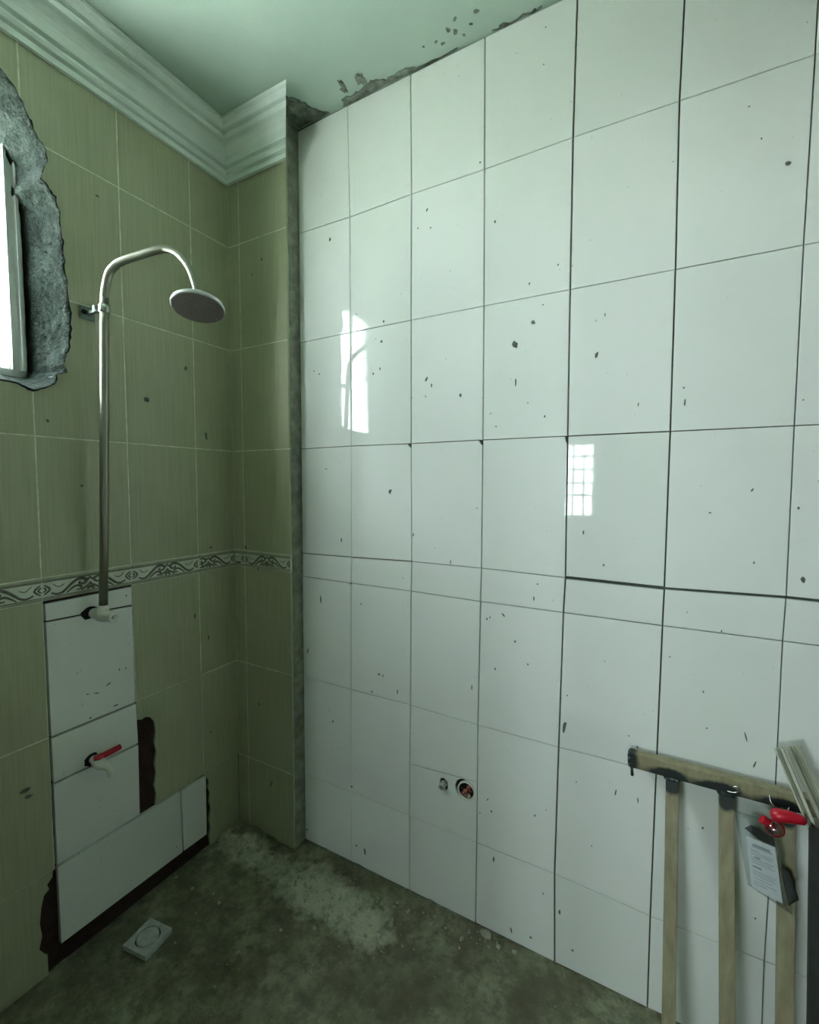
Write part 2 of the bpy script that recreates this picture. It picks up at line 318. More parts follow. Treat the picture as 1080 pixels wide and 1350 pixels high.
SPLASH= [(1.139, 1.85, 0.01, 0.014, 20), (1.191, 1.905, 0.01, 0.008, 0), (1.364, 1.79, 0.006, 0.012, -10), (0.71, 1.414, 0.0078, 0.012, -25), (1.304,
0.738, 0.007, 0.024, -10), (0.457, 2.316, 0.006, 0.009, -20), (0.847, 2.311, 0.0036, 0.009, -25), (0.815, 2.263, 0.0036, 0.0032, 0), (0.861, 2.253,
0.0036, 0.0032, 0), (1.073, 2.216, 0.0045, 0.006, 0), (1.257, 2.051, 0.0032, 0.004, 0), (1.178, 2.016, 0.0032, 0.0048, -15), (1.024, 2.399, 0.0032,
0.004, 0), (1.753, 2.16, 0.008, 0.006, 0), (1.703, 2.231, 0.0016, 0.0032, 0), (1.677, 2.311, 0.0032, 0.0016, 0), (1.206, 2.599, 0.0028, 0.0028, 0),
(1.21, 2.694, 0.0024, 0.0024, 0), (0.572, 2.035, 0.0036, 0.0028, 0), (0.685, 1.991, 0.0054, 0.006, 0), (0.676, 1.926, 0.0048, 0.006, -15), (0.604,
1.877, 0.003, 0.004, 0), (0.67, 1.835, 0.003, 0.005, -10), (0.642, 1.821, 0.0036, 0.006, 0), (0.378, 1.861, 0.0042, 0.0028, 0), (0.403, 1.847, 0.0064,
0.0028, 0), (0.848, 1.781, 0.0054, 0.009, -20), (0.867, 1.759, 0.003, 0.008, 0), (0.846, 1.725, 0.0024, 0.003, 0), (0.968, 1.719, 0.0045, 0.0072,
-10), (1.218, 1.949, 0.0028, 0.0028, 0), (1.143, 1.743, 0.0028, 0.015, 0), (1.18, 1.678, 0.0024, 0.0028, 0), (1.229, 1.635, 0.0032, 0.004, -10),
(1.068, 1.655, 0.0028, 0.0024, 0), (1.085, 1.615, 0.0024, 0.0028, 0), (0.432, 1.496, 0.0064, 0.0024, 0), (0.501, 1.233, 0.0036, 0.0102, 0), (1.028,
1.366, 0.0024, 0.004, 0), (0.803, 1.27, 0.003, 0.009, 0), (0.94, 1.189, 0.002, 0.01, 0), (1.219, 1.148, 0.0032, 0.0032, 0), (1.209, 1.104, 0.002,
0.009, 0), (1.382, 1.893, 0.002, 0.0068, -10), (1.469, 1.65, 0.002, 0.0064, -10), (1.573, 1.646, 0.0024, 0.01, 0), (1.57, 1.683, 0.0028, 0.0032, 0),
(1.718, 1.429, 0.0024, 0.0064, -25), (1.635, 1.372, 0.0024, 0.0032, 0), (1.805, 1.388, 0.0036, 0.004, 0), (1.82, 1.223, 0.0056, 0.01, 15), (1.342,
1.307, 0.0026, 0.008, 0), (1.397, 1.22, 0.002, 0.004, 0), (1.728, 1.255, 0.0014, 0.004, 0), (1.803, 1.633, 0.0016, 0.0014, 0), (1.67, 1.08, 0.0018,
0.0032, 0), (1.562, 0.994, 0.0014, 0.0024, 0), (1.638, 0.918, 0.0018, 0.0032, 0), (1.649, 0.826, 0.0028, 0.0032, 0), (1.729, 0.825, 0.001, 0.018, 15),
(1.31, 0.832, 0.0028, 0.004, 0), (1.473, 0.757, 0.0014, 0.0028, 0), (0.666, 0.76, 0.0066, 0.0048, 0), (0.682, 0.758, 0.003, 0.0042, 0), (0.634, 0.689,
0.0048, 0.0048, 0), (0.742, 0.713, 0.003, 0.012, -5), (0.334, 0.785, 0.0044, 0.012, -5), (0.456, 0.532, 0.0056, 0.0066, 0), (0.401, 0.999, 0.004,
0.021, 0), (1.065, 1.021, 0.003, 0.0048, 0), (1.075, 1.027, 0.0024, 0.0036, 0), (1.155, 0.964, 0.0032, 0.0048, 0), (1.094, 0.867, 0.003, 0.0072, 0),
(1.195, 0.901, 0.0028, 0.0036, 0), (1.118, 1.04, 0.0024, 0.01, 40), (1.018, 0.789, 0.0024, 0.012, 0), (0.588, 1.006, 0.0036, 0.0042, 0), (0.602,
0.067, 0.0052, 0.015, 5), (0.564, 0.076, 0.0056, 0.0048, 0), (0.544, 0.301, 0.0072, 0.006, 0), (0.321, 0.045, 0.008, 0.0048, 0), (1.099, 0.246, 0.004,
0.014, -8), (1.225, 0.439, 0.0036, 0.0052, 0), (1.258, 0.468, 0.0024, 0.0024, 0), (1.089, 0.402, 0.0042, 0.0048, 0), (1.076, 0.437, 0.003, 0.006, 0),
(1.159, 0.038, 0.0048, 0.012, 15), (1.221, 0.044, 0.0052, 0.0052, 0), (1.304, 0.168, 0.004, 0.01, 0), (1.255, 0.203, 0.0024, 0.0042, 0), (1.445,
0.587, 0.0024, 0.012, -10), (1.341, 0.583, 0.0028, 0.0032, 0), (1.387, 0.408, 0.0028, 0.0028, 0), (1.5, 0.584, 0.002, 0.01, 5), (1.65, 0.562, 0.0036,
0.0036, 0), (1.343, 0.066, 0.0052, 0.0044, 0), (1.766, 0.373, 0.0014, 0.0036, 0), (1.494, 0.731, 0.002, 0.006, 0), (1.749, 0.762, 0.001, 0.014, -15)]
SPL= [(-0.41, 1.721, 0.0093, 0.0092, 20), (-0.261, 1.857, 0.0062, 0.0092, 0), (-0.543, 2.31, 0.0056, 0.0041, 0), (-0.182, 1.62, 0.005, 0.0184, 5),
(-0.249, 0.94, 0.004, 0.0115, 0), (-0.173, 1.191, 0.0056, 0.0041, 0), (-0.789, 0.583, 0.0124, 0.0069, 0), (-0.781, 0.56, 0.0093, 0.0057, 0), (-0.192,
0.841, 0.004, 0.0092, 0), (-0.192, 0.459, 0.0046, 0.0034, 0), (-0.616, 1.432, 0.0046, 0.0046, 0), (-0.696, 1.615, 0.0043, 0.0046, 0)]
SPF= [(0.133, 1.101, 0.008, 0.0058, 0), (0.124, 0.546, 0.008, 0.0058, 0), (0.189, 0.232, 0.004, 0.0261, -20), (0.066, 1.182, 0.008, 0.0116, 0),
(0.126, 2.241, 0.0064, 0.0046, 0), (0.18, 2.285, 0.006, 0.0087, 0)]

# ================================================================== THE SETTING
CEIL = 2.752; XR = 2.35; YF = -1.47; WT = 0.15
ROWS = [('fl','r7'),('r7','r6'),('r6','r5'),('r5','r4'),('r4','r3'),('r3','r2'),('r2','r1'),('r1','ceil')]
ROWZ = {'fl':0.0,'r7':0.2755,'r6':0.6755,'r5':1.0755,'r4':1.1757,'r3':1.5757,'r2':1.9757,'r1':2.3757,'ceil':2.743}

# ---- floor (uneven screed, a low heap of spilt mortar in the corner)
def floor_h(x, y):
    h = 0.007*mnoise.noise(Vector((x*6, y*6, 0))) + 0.004*mnoise.noise(Vector((x*19, y*19, 3))) + 0.0025*mnoise.noise(Vector((x*45, y*45, 6)))
    h += 0.040*math.exp(-((x-0.09)/0.15)**2-((y+0.12)/0.075)**2)*(0.75+0.5*mnoise.noise(Vector((x*14, y*14, 9))))
    h += 0.020*math.exp(-((x-0.50)/0.15)**2-((y+0.15)/0.09)**2)*(0.6+0.9*mnoise.noise(Vector((x*22, y*22, 5))))
    h += 0.010*math.exp(-((y+0.0)/0.03)**2)*(0.5+0.8*mnoise.noise(Vector((x*13, 0, 1))))
    return h - 0.004
bm = bmesh.new(); NX, NY = 300, 200
gv = [[None]*(NY+1) for _ in range(NX+1)]
for i in range(NX+1):
    for j in range(NY+1):
        x = -0.02 + (XR+0.04)*i/NX; y = YF-WT + (0.03-YF+WT)*j/NY
        gv[i][j] = bm.verts.new((x, y, floor_h(x, y)))
for i in range(NX):
    for j in range(NY): bm.faces.new((gv[i][j], gv[i+1][j], gv[i+1][j+1], gv[i][j+1]))
floor = setp(finish(bm, 'floor', M_FLOOR, smooth=True, recalc=False), 'rough dark concrete floor stained with dried mortar', 'floor', kind='structure')
bm = bmesh.new(); box(bm, (-0.2, OY-WT, -0.2), (3.2, 0.25, -0.03))
setp(finish(bm, 'floor_slab', M_JOINT), 'concrete slab under the bathroom and the room beyond', 'floor', kind='structure')
bm = bmesh.new(); box(bm, (-0.05, OY, -0.03), (3.0, YF-WT, 0.0))
setp(finish(bm, 'floor_beyond', M_HALLF), 'grey floor of the room beyond the doorway', 'floor', kind='structure')

# ---- ceiling
bm = bmesh.new(); box(bm, (-0.2, OY-WT, CEIL), (3.2, 0.25, CEIL+0.15))
ceiling = setp(finish(bm, 'ceiling', M_CEIL), 'flat painted ceiling with dark scars beside the white wall', 'ceiling', kind='structure')
def ragged(pts, amp=0.006, n=5, seed=1):
    r = random.Random(seed); out = []
    for i in range(len(pts)):
        a = Vector(pts[i]); b = Vector(pts[(i+1)%len(pts)])
        for k in range(n):
            p = a.lerp(b, k/n); out.append((p.x+r.uniform(-amp,amp), p.y+r.uniform(-amp,amp)))
    return out
for k, pts in enumerate([[(0.312,0.0),(0.312,-0.155),(0.345,-0.160),(0.375,-0.125),(0.405,-0.08),(0.425,-0.035),(0.455,0.0)],
                         [(0.52,0.0),(0.535,-0.022),(0.60,-0.020),(0.66,-0.034),(0.70,-0.016),(0.78,-0.022),(0.81,-0.006),(0.95,0.0)],
                         [(0.552,-0.045),(0.562,-0.085),(0.576,-0.080),(0.570,-0.04)], [(0.612,-0.04),(0.625,-0.075),(0.644,-0.070),(0.640,-0.04)],
                         [(1.06,0.0),(1.08,-0.006),(1.16,-0.005),(1.2,0.0)]]):
    bm = bmesh.new(); o2 = ragged(pts, 0.005, 5, k)
    prism(bm, o2, 0.0, 0.0035, on_ceil); finish(bm, 'plaster_scar', M_SCAR, ceiling)
for k, (x, y, r) in enumerate([(0.945,-0.065,0.006),(0.962,-0.05,0.007),(0.975,-0.085,0.005),(0.90,-0.05,0.004),(0.915,-0.035,0.005),(1.035,-0.075,0.006),(1.01,-0.05,0.004),(0.86,-0.055,0.003),(0.98,-0.03,0.004)]):
    bm = bmesh.new(); dome(bm, blob_outline(x, y, r, r*1.4, 20*k), 0, 0.0015, on_ceil); finish(bm, 'mortar_splash', M_SCAR, ceiling)

# ---- white tiled wall
bm = bmesh.new(); box(bm, (-0.2, 0.010, -0.03), (XR+0.15, 0.20, CEIL))
wall_back = setp(finish(bm, 'wall_back', M_JOINT), 'long wall of new glossy white tiles with dark open joints', 'wall', kind='structure')
def node(r, c):
    if c in NODES[r]:
        x, z = NODES[r][c]
        if c == 0: x = 0.3117
        if r == 'fl': z = 0.004
        return x, z
    x = 0.3117 if c == 0 else min(0.5413+0.25*(c-1), XR-0.002)
    return x, ROWZ[r]+(0.004 if r == 'fl' else 0)
COLGAP = {1:0.0010, 2:0.0019, 3:0.0018, 4:0.0021, 5:0.0018, 6:0.0014}
ROWGAP = {'r1':0.0010,'r2':0.0010,'r3':0.0012,'r4':0.0013,'r5':0.0012,'r6':0.0011,'r7':0.0010}
WIDE = {('r4',4):0.0048, ('r4',5):0.0036, ('r4',6):0.0036, ('r4',1):0.0022, ('r4',0):0.0016, ('r3',4):0.0016, ('r5',4):0.0014}
def pipe_hole(): return blob_outline(0.922, 0.437, 0.017, 0.021, 0, 12, 0.12, random.Random(3))
def waste_hole(): return blob_outline(0.999, 0.444, 0.036, 0.034, 0, 20, 0.05, random.Random(4))
CHIP = {('r4',1):('tr',0.013,0.012), ('r4',2):('tr',0.012,0.014), ('r4',3):('tr',0.006,0.018), ('r6',0):('tr',0.012,0.007), ('r6',2):('tr',0.0,0.0)}
for rb, rtp in ROWS:
    for c in range(0, 9):
        if node(rb, c)[0] > XR-0.02: continue
        p = [Vector(node(rb,c)), Vector(node(rb,c+1)), Vector(node(rtp,c+1)), Vector(node(rtp,c))]
        gl = COLGAP.get(c, 0.0012) if c else 0.0; gr = COLGAP.get(c+1, 0.0012)
        gb = WIDE.get((rb,c), ROWGAP.get(rb, 0.0)); gt = WIDE.get((rtp,c), ROWGAP.get(rtp, 0.0))
        q = [(p[0].x+gl, p[0].y+gb), (p[1].x-gr, p[1].y+gb), (p[2].x-gr, p[2].y-gt), (p[3].x+gl, p[3].y-gt)]
        bm = bmesh.new()
        if rb == 'r7' and c == 2:                      # this tile is cut in two, the lower half bored for pipes
            zc = 0.447
            prism(bm, [(q[0][0], zc+0.0008+0.02), (q[1][0], zc+0.0008+0.036), q[2], q[3]], -0.010, 0.0, on_white, 0.0008, 0.0003)
            finish(bm, 'tile', M_WHITE, wall_back)
            bm = bmesh.new(); loop_store.clear(); loop_store2.clear()
            prism_holes(bm, [q[0], q[1], (q[1][0], zc-0.0008+0.036), (q[0][0], zc-0.0008+0.02)], [pipe_hole(), waste_hole()], -0.010, 0.0, on_white)
            finish(bm, 'tile', M_WHITE, wall_back); continue
        ch = CHIP.get((rb, c))
        if ch and ch[1] > 0:
            q = [q[0], q[1], (q[2][0], q[2][1]-ch[2]), (q[2][0]-ch[1]*0.55, q[2][1]-ch[2]*0.7), (q[2][0]-ch[1], q[2][1]), q[3]]
            prism(bm, q, -0.010, 0.0, on_white, 0.0, 0.0)
        else: prism(bm, q, -0.010, 0.0, on_white, 0.0008, 0.0005)
        finish(bm, 'tile', M_WHITE, wall_back)
for (x, z, ra, rb_, rot) in SPLASH:
    bm = bmesh.new(); dome(bm, blob_outline(x, z, max(ra*.8,0.0020), max(rb_*.85,0.0020), rot, 9, 0.28), -0.0003, 0.0012, on_white)
    finish(bm, 'mortar_splash', M_MORTAR, wall_back)

# ---- beige tiles on the left wall (hacked open round the window)
outer = [(-0.744,2.486),(-0.722,2.452),(-0.706,2.416),(-0.690,2.385),(-0.673,2.358),(-0.676,2.318),(-0.688,2.285),(-0.668,2.262),(-0.651,2.238),(-0.644,2.185),(-0.640,2.129),(-0.637,2.06),(-0.631,1.99),(-0.627,1.919),
         (-0.630,1.862),(-0.640,1.812),(-0.650,1.785),(-0.645,1.762),(-0.668,1.752),(-0.675,1.722),(-0.700,1.703),(-0.729,1.690),(-0.752,1.698),(-0.775,1.706),(-0.90,1.700),(-1.02,1.706),(-1.12,1.698),(-1.17,1.73),
         (-1.185,1.90),(-1.175,2.06),(-1.19,2.2),(-1.18,2.36),(-1.17,2.50),(-1.08,2.53),(-1.0,2.52),(-0.86,2.53),(-0.79,2.515)]
rr = random.Random(11)
WPTS = [(p.x+rr.uniform(-.003,.003), p.y+rr.uniform(-.003,.003)) for p in smooth_path([(a,b,0) for a,b in outer]+[(outer[0][0],outer[0][1],0)], 4)[:-1]]
_c = bmesh.new(); prism(_c, WPTS, -0.4, 0.1, on_left); cutter = finish(_c, 'window_cutter', None)
def cut_by_window(o):
    md = o.modifiers.new('cut', 'BOOLEAN'); md.object = cutter; md.operation = 'DIFFERENCE'; md.solver = 'EXACT'
    me = bpy.data.meshes.new_from_object(o.evaluated_get(bpy.context.evaluated_depsgraph_get())); me.name = o.name
    o.modifiers.clear(); o.data = me
bm = bmesh.new(); box(bm, (-0.20, YF-WT, -0.03), (-0.012, 0.02, CEIL))
wall_left = setp(finish(bm, 'wall_left', M_JOINT), 'old beige tiled wall carrying the shower and the window', 'wall', kind='structure')
cut_by_window(wall_left)
YS = [-0.0606, -0.2275, -0.4775, -0.7275, -0.9775, -1.2275, -1.47]
ZS = [0.0, 0.3035, 0.7035, 1.1035, 1.1703, 1.5703, 1.9703, 2.3703, 2.752]
G = 0.0015
TC = {}
def beige_mesh(kind, w, h):
    k = (kind, round(w,4), round(h,4))
    if k not in TC:
        bm = bmesh.new(); mp = (lambda a,b,d: Vector((d,a,b))) if kind == 'L' else (lambda a,b,d: Vector((a,-d,b)))
        prism(bm, [(-w/2,-h/2),(w/2,-h/2),(w/2,h/2),(-w/2,h/2)], -0.009, 0.0, mp, 0.0010)
        bmesh.ops.recalc_face_normals(bm, faces=bm.faces[:]); me = bpy.data.meshes.new('tile'); bm.to_mesh(me); bm.free(); me.materials.append(M_BEIGE); TC[k] = me
    return TC[k]
# border tile: moulded rims, pale panel, scroll relief with half diamonds at the ends
def scroll_lines(u0, u1):
    L = []
    for mirror in (False, True):
        for ln, wd in (([(.085,-.55),(.14,-.85),(.20,-.72),(.255,-.15),(.31,.45),(.37,.85),(.43,.80),(.455,.35),(.42,.05),(.375,.2),(.39,.48)], .0036),
                       ([(.24,-.95),(.29,-.45),(.345,-.1),(.40,-.35),(.385,-.7),(.34,-.7)], .0030),
                       ([(.40,-.95),(.44,-.55),(.485,-.25),(.5,.15)], .0030), ([(.45,.85),(.475,.55),(.5,.95)], .0026),
                       ([(.0,.85),(.075,0.0),(.0,-.85)], .0026), ([(.0,.45),(.038,0.0),(.0,-.45)], .0022),
                       ([(.10,.75),(.16,.15),(.22,.45)], .0012), ([(.46,-.95),(.5,-.45)], .0036)):
            L.append(([((1-u) if mirror else u, v) for u, v in ln], wd))
    return L
def border_tile(parent, w, mp, a0, z0, z1, u0=0.0, u1=1.0):
    """one border tile, a from a0 to a0+w (u0..u1 is the slice of the motif it shows)"""
    h = z1-z0; bm = bmesh.new()
    prism(bm, [(a0+G,z0),(a0+w-G,z0),(a0+w-G,z1),(a0+G,z1)], -0.009, 0.0, mp, 0.0006); root = finish(bm, 'border_tile', M_BORDER, parent)
    for zc, hh, d, m in ((z1-0.0065, 0.0055, 0.006, M_BORDERG), (z0+0.0045, 0.0040, 0.004, M_BORDERG)):
        bm = bmesh.new(); n = 6; rings = []
        for a in (a0+G, a0+w-G):
            rings.append([bm.verts.new(mp(a, zc+hh*math.cos(math.pi*k/n), -0.002+(d+0.002)*math.sin(math.pi*k/n))) for k in range(n+1)])
        for k in range(n): bm.faces.new((rings[0][k], rings[1][k], rings[1][k+1], rings[0][k+1]))
        bm.faces.new(rings[0]); bm.faces.new(rings[1][::-1]); bm.faces.new((rings[0][0],rings[0][n],rings[1][n],rings[1][0]))
        finish(bm, 'moulded_rim', m, root)
    bm = bmesh.new()
    for zc, hh in ((z1-0.0130, 0.0008), (z0+0.0095, 0.0008)):
        prism(bm, [(a0+G,zc-hh),(a0+w-G,zc-hh),(a0+w-G,zc+hh),(a0+G,zc+hh)], -0.001, 0.0008, mp)
    finish(bm, 'rim_line', M_BORDERD, root)
    bm = bmesh.new(); zc = (z0+0.0105+z1-0.014)/2; hv = (z1-0.014-z0-0.0105)/2*0.95
    for ln, wd in scroll_lines(0, 1):
        pts = [p for p in smooth_path([(u, v, 0) for u, v in ln], 4)]
        P2 = [Vector((a0+(p.x-u0)*0.25, zc+p.y*hv)) for p in pts if u0+0.008 <= p.x <= u1-0.008]
        if len(P2) < 2: continue
        strip = []
        for i, p in enumerate(P2):
            tg = (P2[min(i+1,len(P2)-1)]-P2[max(i-1,0)]);
            if tg.length < 1e-7: tg = Vector((1,0))
            tg.normalize(); nn = Vector((-tg.y, tg.x)); ww = wd*1.0*(0.65+0.5*math.sin(math.pi*i/max(1,len(P2)-1)))
            strip.append([bm.verts.new(mp(*(p+nn*ww), 0.0)), bm.verts.new(mp(*p, 0.0024)), bm.verts.new(mp(*(p-nn*ww), 0.0))])
        for s0, s1 in zip(strip, strip[1:]):
            bm.faces.new((s0[0], s1[0], s1[1], s0[1])); bm.faces.new((s0[1], s1[1], s1[2], s0[2]))
    if len(bm.verts): finish(bm, 'scroll_relief', M_SCROLL, root)
    else: bm.free()
    return root
WBB = (min(q[0] for q in WPTS), max(q[0] for q in WPTS), min(q[1] for q in WPTS), max(q[1] for q in WPTS))
grout = bmesh.new()
BROKEN = {  # tiles hacked away around the new patch: ragged outlines (y, z)
 (1,1): [(-0.2287,0.305),(-0.2287,0.702),(-0.4765,0.702),(-0.4765,0.640),(-0.462,0.634),(-0.447,0.637),(-0.430,0.628),(-0.417,0.606),(-0.414,0.570),(-0.419,0.530),(-0.412,0.495),(-0.420,0.455),(-0.416,0.420),(-0.424,0.380),(-0.418,0.345),(-0.422,0.305)],
 (3,0): [(-0.9763,0.0),(-0.9763,0.302),(-0.7330,0.302),(-0.7345,0.285),(-0.748,0.272),(-0.744,0.255),(-0.757,0.246),(-0.765,0.215),(-0.770,0.170),(-0.766,0.130),(-0.774,0.095),(-0.762,0.070),(-0.755,0.062),(-0.755,0.0)],
 (0,0): [(-0.0620,0.0),(-0.0620,0.302),(-0.2265,0.302),(-0.213,0.285),(-0.204,0.262),(-0.209,0.240),(-0.201,0.215),(-0.206,0.180),(-0.199,0.150),(-0.208,0.110),(-0.204,0.070),(-0.210,0.040),(-0.205,0.0)]}
OMIT = {(2,0),(2,1),(2,2),(1,0)}
for i in range(len(YS)-1):
    for j in range(len(ZS)-1):
        a1, a0 = YS[i], YS[i+1]; b0, b1 = ZS[j], ZS[j+1]
        if (i,j) in OMIT: continue
        if j == 3:
            w = a1-a0; border_tile(wall_left, w, on_left, a0, b0, b1, 1-w/0.25 if i == 0 else 0.0, 1.0)
            prism(grout, [(a0,b0),(a1,b0),(a1,b1),(a0,b1)], -0.0119, -0.0007, on_left); continue
        if (i,j) in BROKEN:
            bm = bmesh.new(); prism(bm, BROKEN[(i,j)], -0.009, 0.0, on_left); finish(bm, 'tile', M_BEIGE, wall_left); continue
        hit_win = a0 < WBB[1] and a1 > WBB[0] and b0 < WBB[3] and b1 > WBB[2]
        gm = bmesh.new() if hit_win else grout
        prism(gm, [(a0,b0),(a1,b0),(a1,b1),(a0,b1)], -0.0119, -0.0007, on_left)
        if hit_win:
            go = finish(gm, 'grout', M_GROUT); cut_by_window(go); go.parent = wall_left
            if len(go.data.polygons) == 0: bpy.data.objects.remove(go)
        tl = mesh_obj('tile', beige_mesh('L', a1-a0-2*G, b1-b0-2*G), wall_left, (0.0, (a0+a1)/2, (b0+b1)/2))
        if hit_win:
            tl.parent = None; cut_by_window(tl); tl.parent = wall_left
            if len(tl.data.polygons) == 0: bpy.data.objects.remove(tl)
finish(grout, 'grout', M_GROUT, wall_left)
bpy.data.objects.remove(cutter)
# mortar bed and new white tiles of the patch
bm = bmesh.new(); prism(bm, [(-0.80,0.0),(-0.80,0.30),(-0.7285,0.30),(-0.7285,1.103),(-0.4765,1.103),(-0.4765,0.70),(-0.40,0.70),(-0.40,0.305),(-0.2,0.305),(-0.19,0.0)][::-1], -0.0119, -0.0085, on_left)
finish(bm, 'mortar_bed', M_BROWN, wall_left)
for q in ([(-0.7245,1.046),(-0.4815,1.037),(-0.4815,1.0985),(-0.7245,1.096)], [(-0.7245,0.705),(-0.4825,0.705),(-0.4815,1.0335),(-0.7245,1.0425)],
          [(-0.7240,0.566),(-0.4770,0.560),(-0.4800,0.7005),(-0.7240,0.7005)], [(-0.7240,0.314),(-0.4795,0.3105),(-0.4765,0.5560),(-0.7240,0.5615)],
          [(-0.7230,0.066),(-0.3270,0.062),(-0.3290,0.3015),(-0.7230,0.3085)], [(-0.3230,0.062),(-0.2240,0.059),(-0.2210,0.2965),(-0.3250,0.3010)]):
    cq = Vector((sum(v[0] for v in q)/4, sum(v[1] for v in q)/4)); q = [(v[0]-math.copysign(0.0009, v[0]-cq.x), v[1]-math.copysign(0.0012, v[1]-cq.y)) for v in q]
    bm = bmesh.new(); prism(bm, q, -0.009, 0.005, on_left, 0.0008, 0.0004); finish(bm, 'tile', M_WHITE, wall_left)
for (y, z, ra, rb_, rot) in SPL:
    bm = bmesh.new(); dome(bm, blob_outline(y, z, ra, rb_, rot, 9, 0.28), -0.0003, 0.0014, on_left); finish(bm, 'mortar_splash', M_MORTAR, wall_left)
for (y, z, ra, rb_, rot) in [(-0.565,0.80,0.012,0.003,30),(-0.60,0.785,0.010,0.002,-20),(-0.625,0.792,0.004,0.003,0),(-0.53,0.835,0.002,0.006,0),(-0.51,0.832,0.002,0.005,0),(-0.62,0.715,0.005,0.003,0),(-0.545,0.722,0.009,0.003,0),(-0.50,1.072,0.003,0.003,0)]:
    bm = bmesh.new(); dome(bm, blob_outline(y, z, ra, rb_, rot, 9, 0.3), 0.0047, 0.0010, on_left); finish(bm, 'mortar_splash', M_MORTAR, wall_left)

# rough render left around the new window
INN = []
for ox, oz in WPTS:
    ix = min(max(ox, WY0), WY1); iz = min(max(oz, WZ0), WZ1); cv = Vector(((WY0+WY1)/2-ox, (WZ0+WZ1)/2-oz)).normalized(); dl = math.hypot(ix-ox, iz-oz)
    k = max(0.0, 0.025-dl); INN.append((ix+cv.x*k, iz+cv.y*k))
NI = len(INN); INN = [(sum(INN[(q+d) % NI][0] for d in range(-4,5))/9, sum(INN[(q+d) % NI][1] for d in range(-4,5))/9) for q in range(NI)]
bm = bmesh.new(); rings = []
prof = [(0.0,-0.012),(0.0,0.0015),(0.02,0.0045),(0.09,0.002),(0.18,-0.016),(0.32,-0.042),(0.5,-0.070),(0.68,-0.096),(0.85,-0.122),(1.0,-0.150),(1.0,-0.175)]
for ox, oz in WPTS:
    ix = min(max(ox, WY0), WY1); iz = min(max(oz, WZ0), WZ1); ring = []
    ix, iz = INN[WPTS.index((ox, oz))]
    for f, h in prof:
        a = ox+(ix-ox)*f; b = oz+(iz-oz)*f
        nz = (0.010*mnoise.noise(Vector((h*30, b*22+a*9, 2))) + 0.008*mnoise.noise(Vector((h*80, b*55+a*20, 7)))) if 0.05 < f < 0.9 else 0
        ring.append(bm.verts.new(on_left(a+nz*0.6, b+nz*0.3, h+nz*0.5)))
    rings.append(ring)
for k in range(len(rings)):
    A, B = rings[k], rings[(k+1)%len(rings)]
    for m in range(len(A)-1): bm.faces.new((A[m], B[m], B[m+1], A[m+1]))
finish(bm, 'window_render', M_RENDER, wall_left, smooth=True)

# ---- pier: the short beige return beside the white wall
bm = bmesh.new(); box(bm, (-0.012, PIER_Y+0.0119, -0.03), (0.3057, 0.012, CEIL))
wall_pier = setp(finish(bm, 'wall_pier', M_PIERCUT), 'narrow beige tiled pier in the corner, cut off beside white wall', 'wall', kind='structure')
XS = [0.0, 0.0585, 0.3077]; grout = bmesh.new()
for i in range(2):
    for j in range(len(ZS)-1):
        a0, a1, b0, b1 = XS[i], XS[i+1], ZS[j], ZS[j+1]
        prism(grout, [(a0,b0),(a1-(0.003 if i else 0),b0),(a1-(0.003 if i else 0),b1),(a0,b1)], -0.0118, -0.0007, on_pier)
        if j == 3: border_tile(wall_pier, a1-a0, on_pier, a0, b0, b1, (1-0.0585/0.25) if i == 0 else 0.0, 1.0)
        else: mesh_obj('tile', beige_mesh('P', a1-a0-2*G, b1-b0-2*G), wall_pier, ((a0+a1)/2, PIER_Y, (b0+b1)/2))
finish(grout, 'grout', M_GROUT, wall_pier)
bm = bmesh.new(); r3 = random.Random(5); z = 0.0                      # ragged render on the cut side
rings = []
while z < CEIL-0.01:
    a = 0.3062+r3.uniform(0, 0.0035); rings.append([bm.verts.new((0.3050,-0.054+r3.uniform(-.002,.004),z)), bm.verts.new((a,-0.050+r3.uniform(-.003,.005),z)), bm.verts.new((a+r3.uniform(-.001,.002),-0.025,z)), bm.verts.new((a,0.006,z))]); z += r3.uniform(0.02, 0.06)
for A, B in zip(rings, rings[1:]):
    for m in range(3): bm.faces.new((A[m], B[m], B[m+1], A[m+1]))
finish(bm, 'cut_render', M_PIERCUT, wall_pier)
for (x, z, ra, rb_, rot) in SPF:
    bm = bmesh.new(); dome(bm, blob_outline(x, z, ra*.7, rb_*.8, rot, 9, 0.28), -0.0003, 0.0014, on_pier); finish(bm, 'mortar_splash', M_MORTAR, wall_pier)

# ---- plaster cornice (profile: outward offset, height below ceiling)
CP = [(0.0,0.150),(0.012,0.150),(0.013,0.133),(0.003,0.132),(0.003,0.127),(0.022,0.127),(0.028,0.120),(0.027,0.111),(0.012,0.110),(0.012,0.104),(0.036,0.104),(0.037,0.099),(0.038,0.088),(0.042,0.077),(0.050,0.067),(0.061,0.060),(0.068,0.058),
      (0.055,0.056),(0.055,0.050),(0.078,0.050),(0.085,0.043),(0.084,0.036),(0.067,0.034),(0.067,0.028),(0.092,0.028),(0.099,0.021),(0.101,0.012),(0.110,0.010),(0.110,0.0),(0.0,0.0)]
def sweep(name, ends, label):
    bm = bmesh.new(); A = [bm.verts.new(ends[0](p, h)) for p, h in CP]; B = [bm.verts.new(ends[1](p, h)) for p, h in CP]
    for k in range(len(CP)): m = (k+1) % len(CP); bm.faces.new((A[k], B[k], B[m], A[m]))
    bm.faces.new(A); bm.faces.new(B[::-1])
    return setp(finish(bm, name, M_CORNICE), label, 'cornice', kind='structure')
sweep('trim_1', (lambda p,h: Vector((p+0.0005, YF, CEIL-0.0005-h)), lambda p,h: Vector((p+0.0005, PIER_Y-0.0005-p, CEIL-0.0005-h))), 'moulded plaster cornice along the beige shower wall')
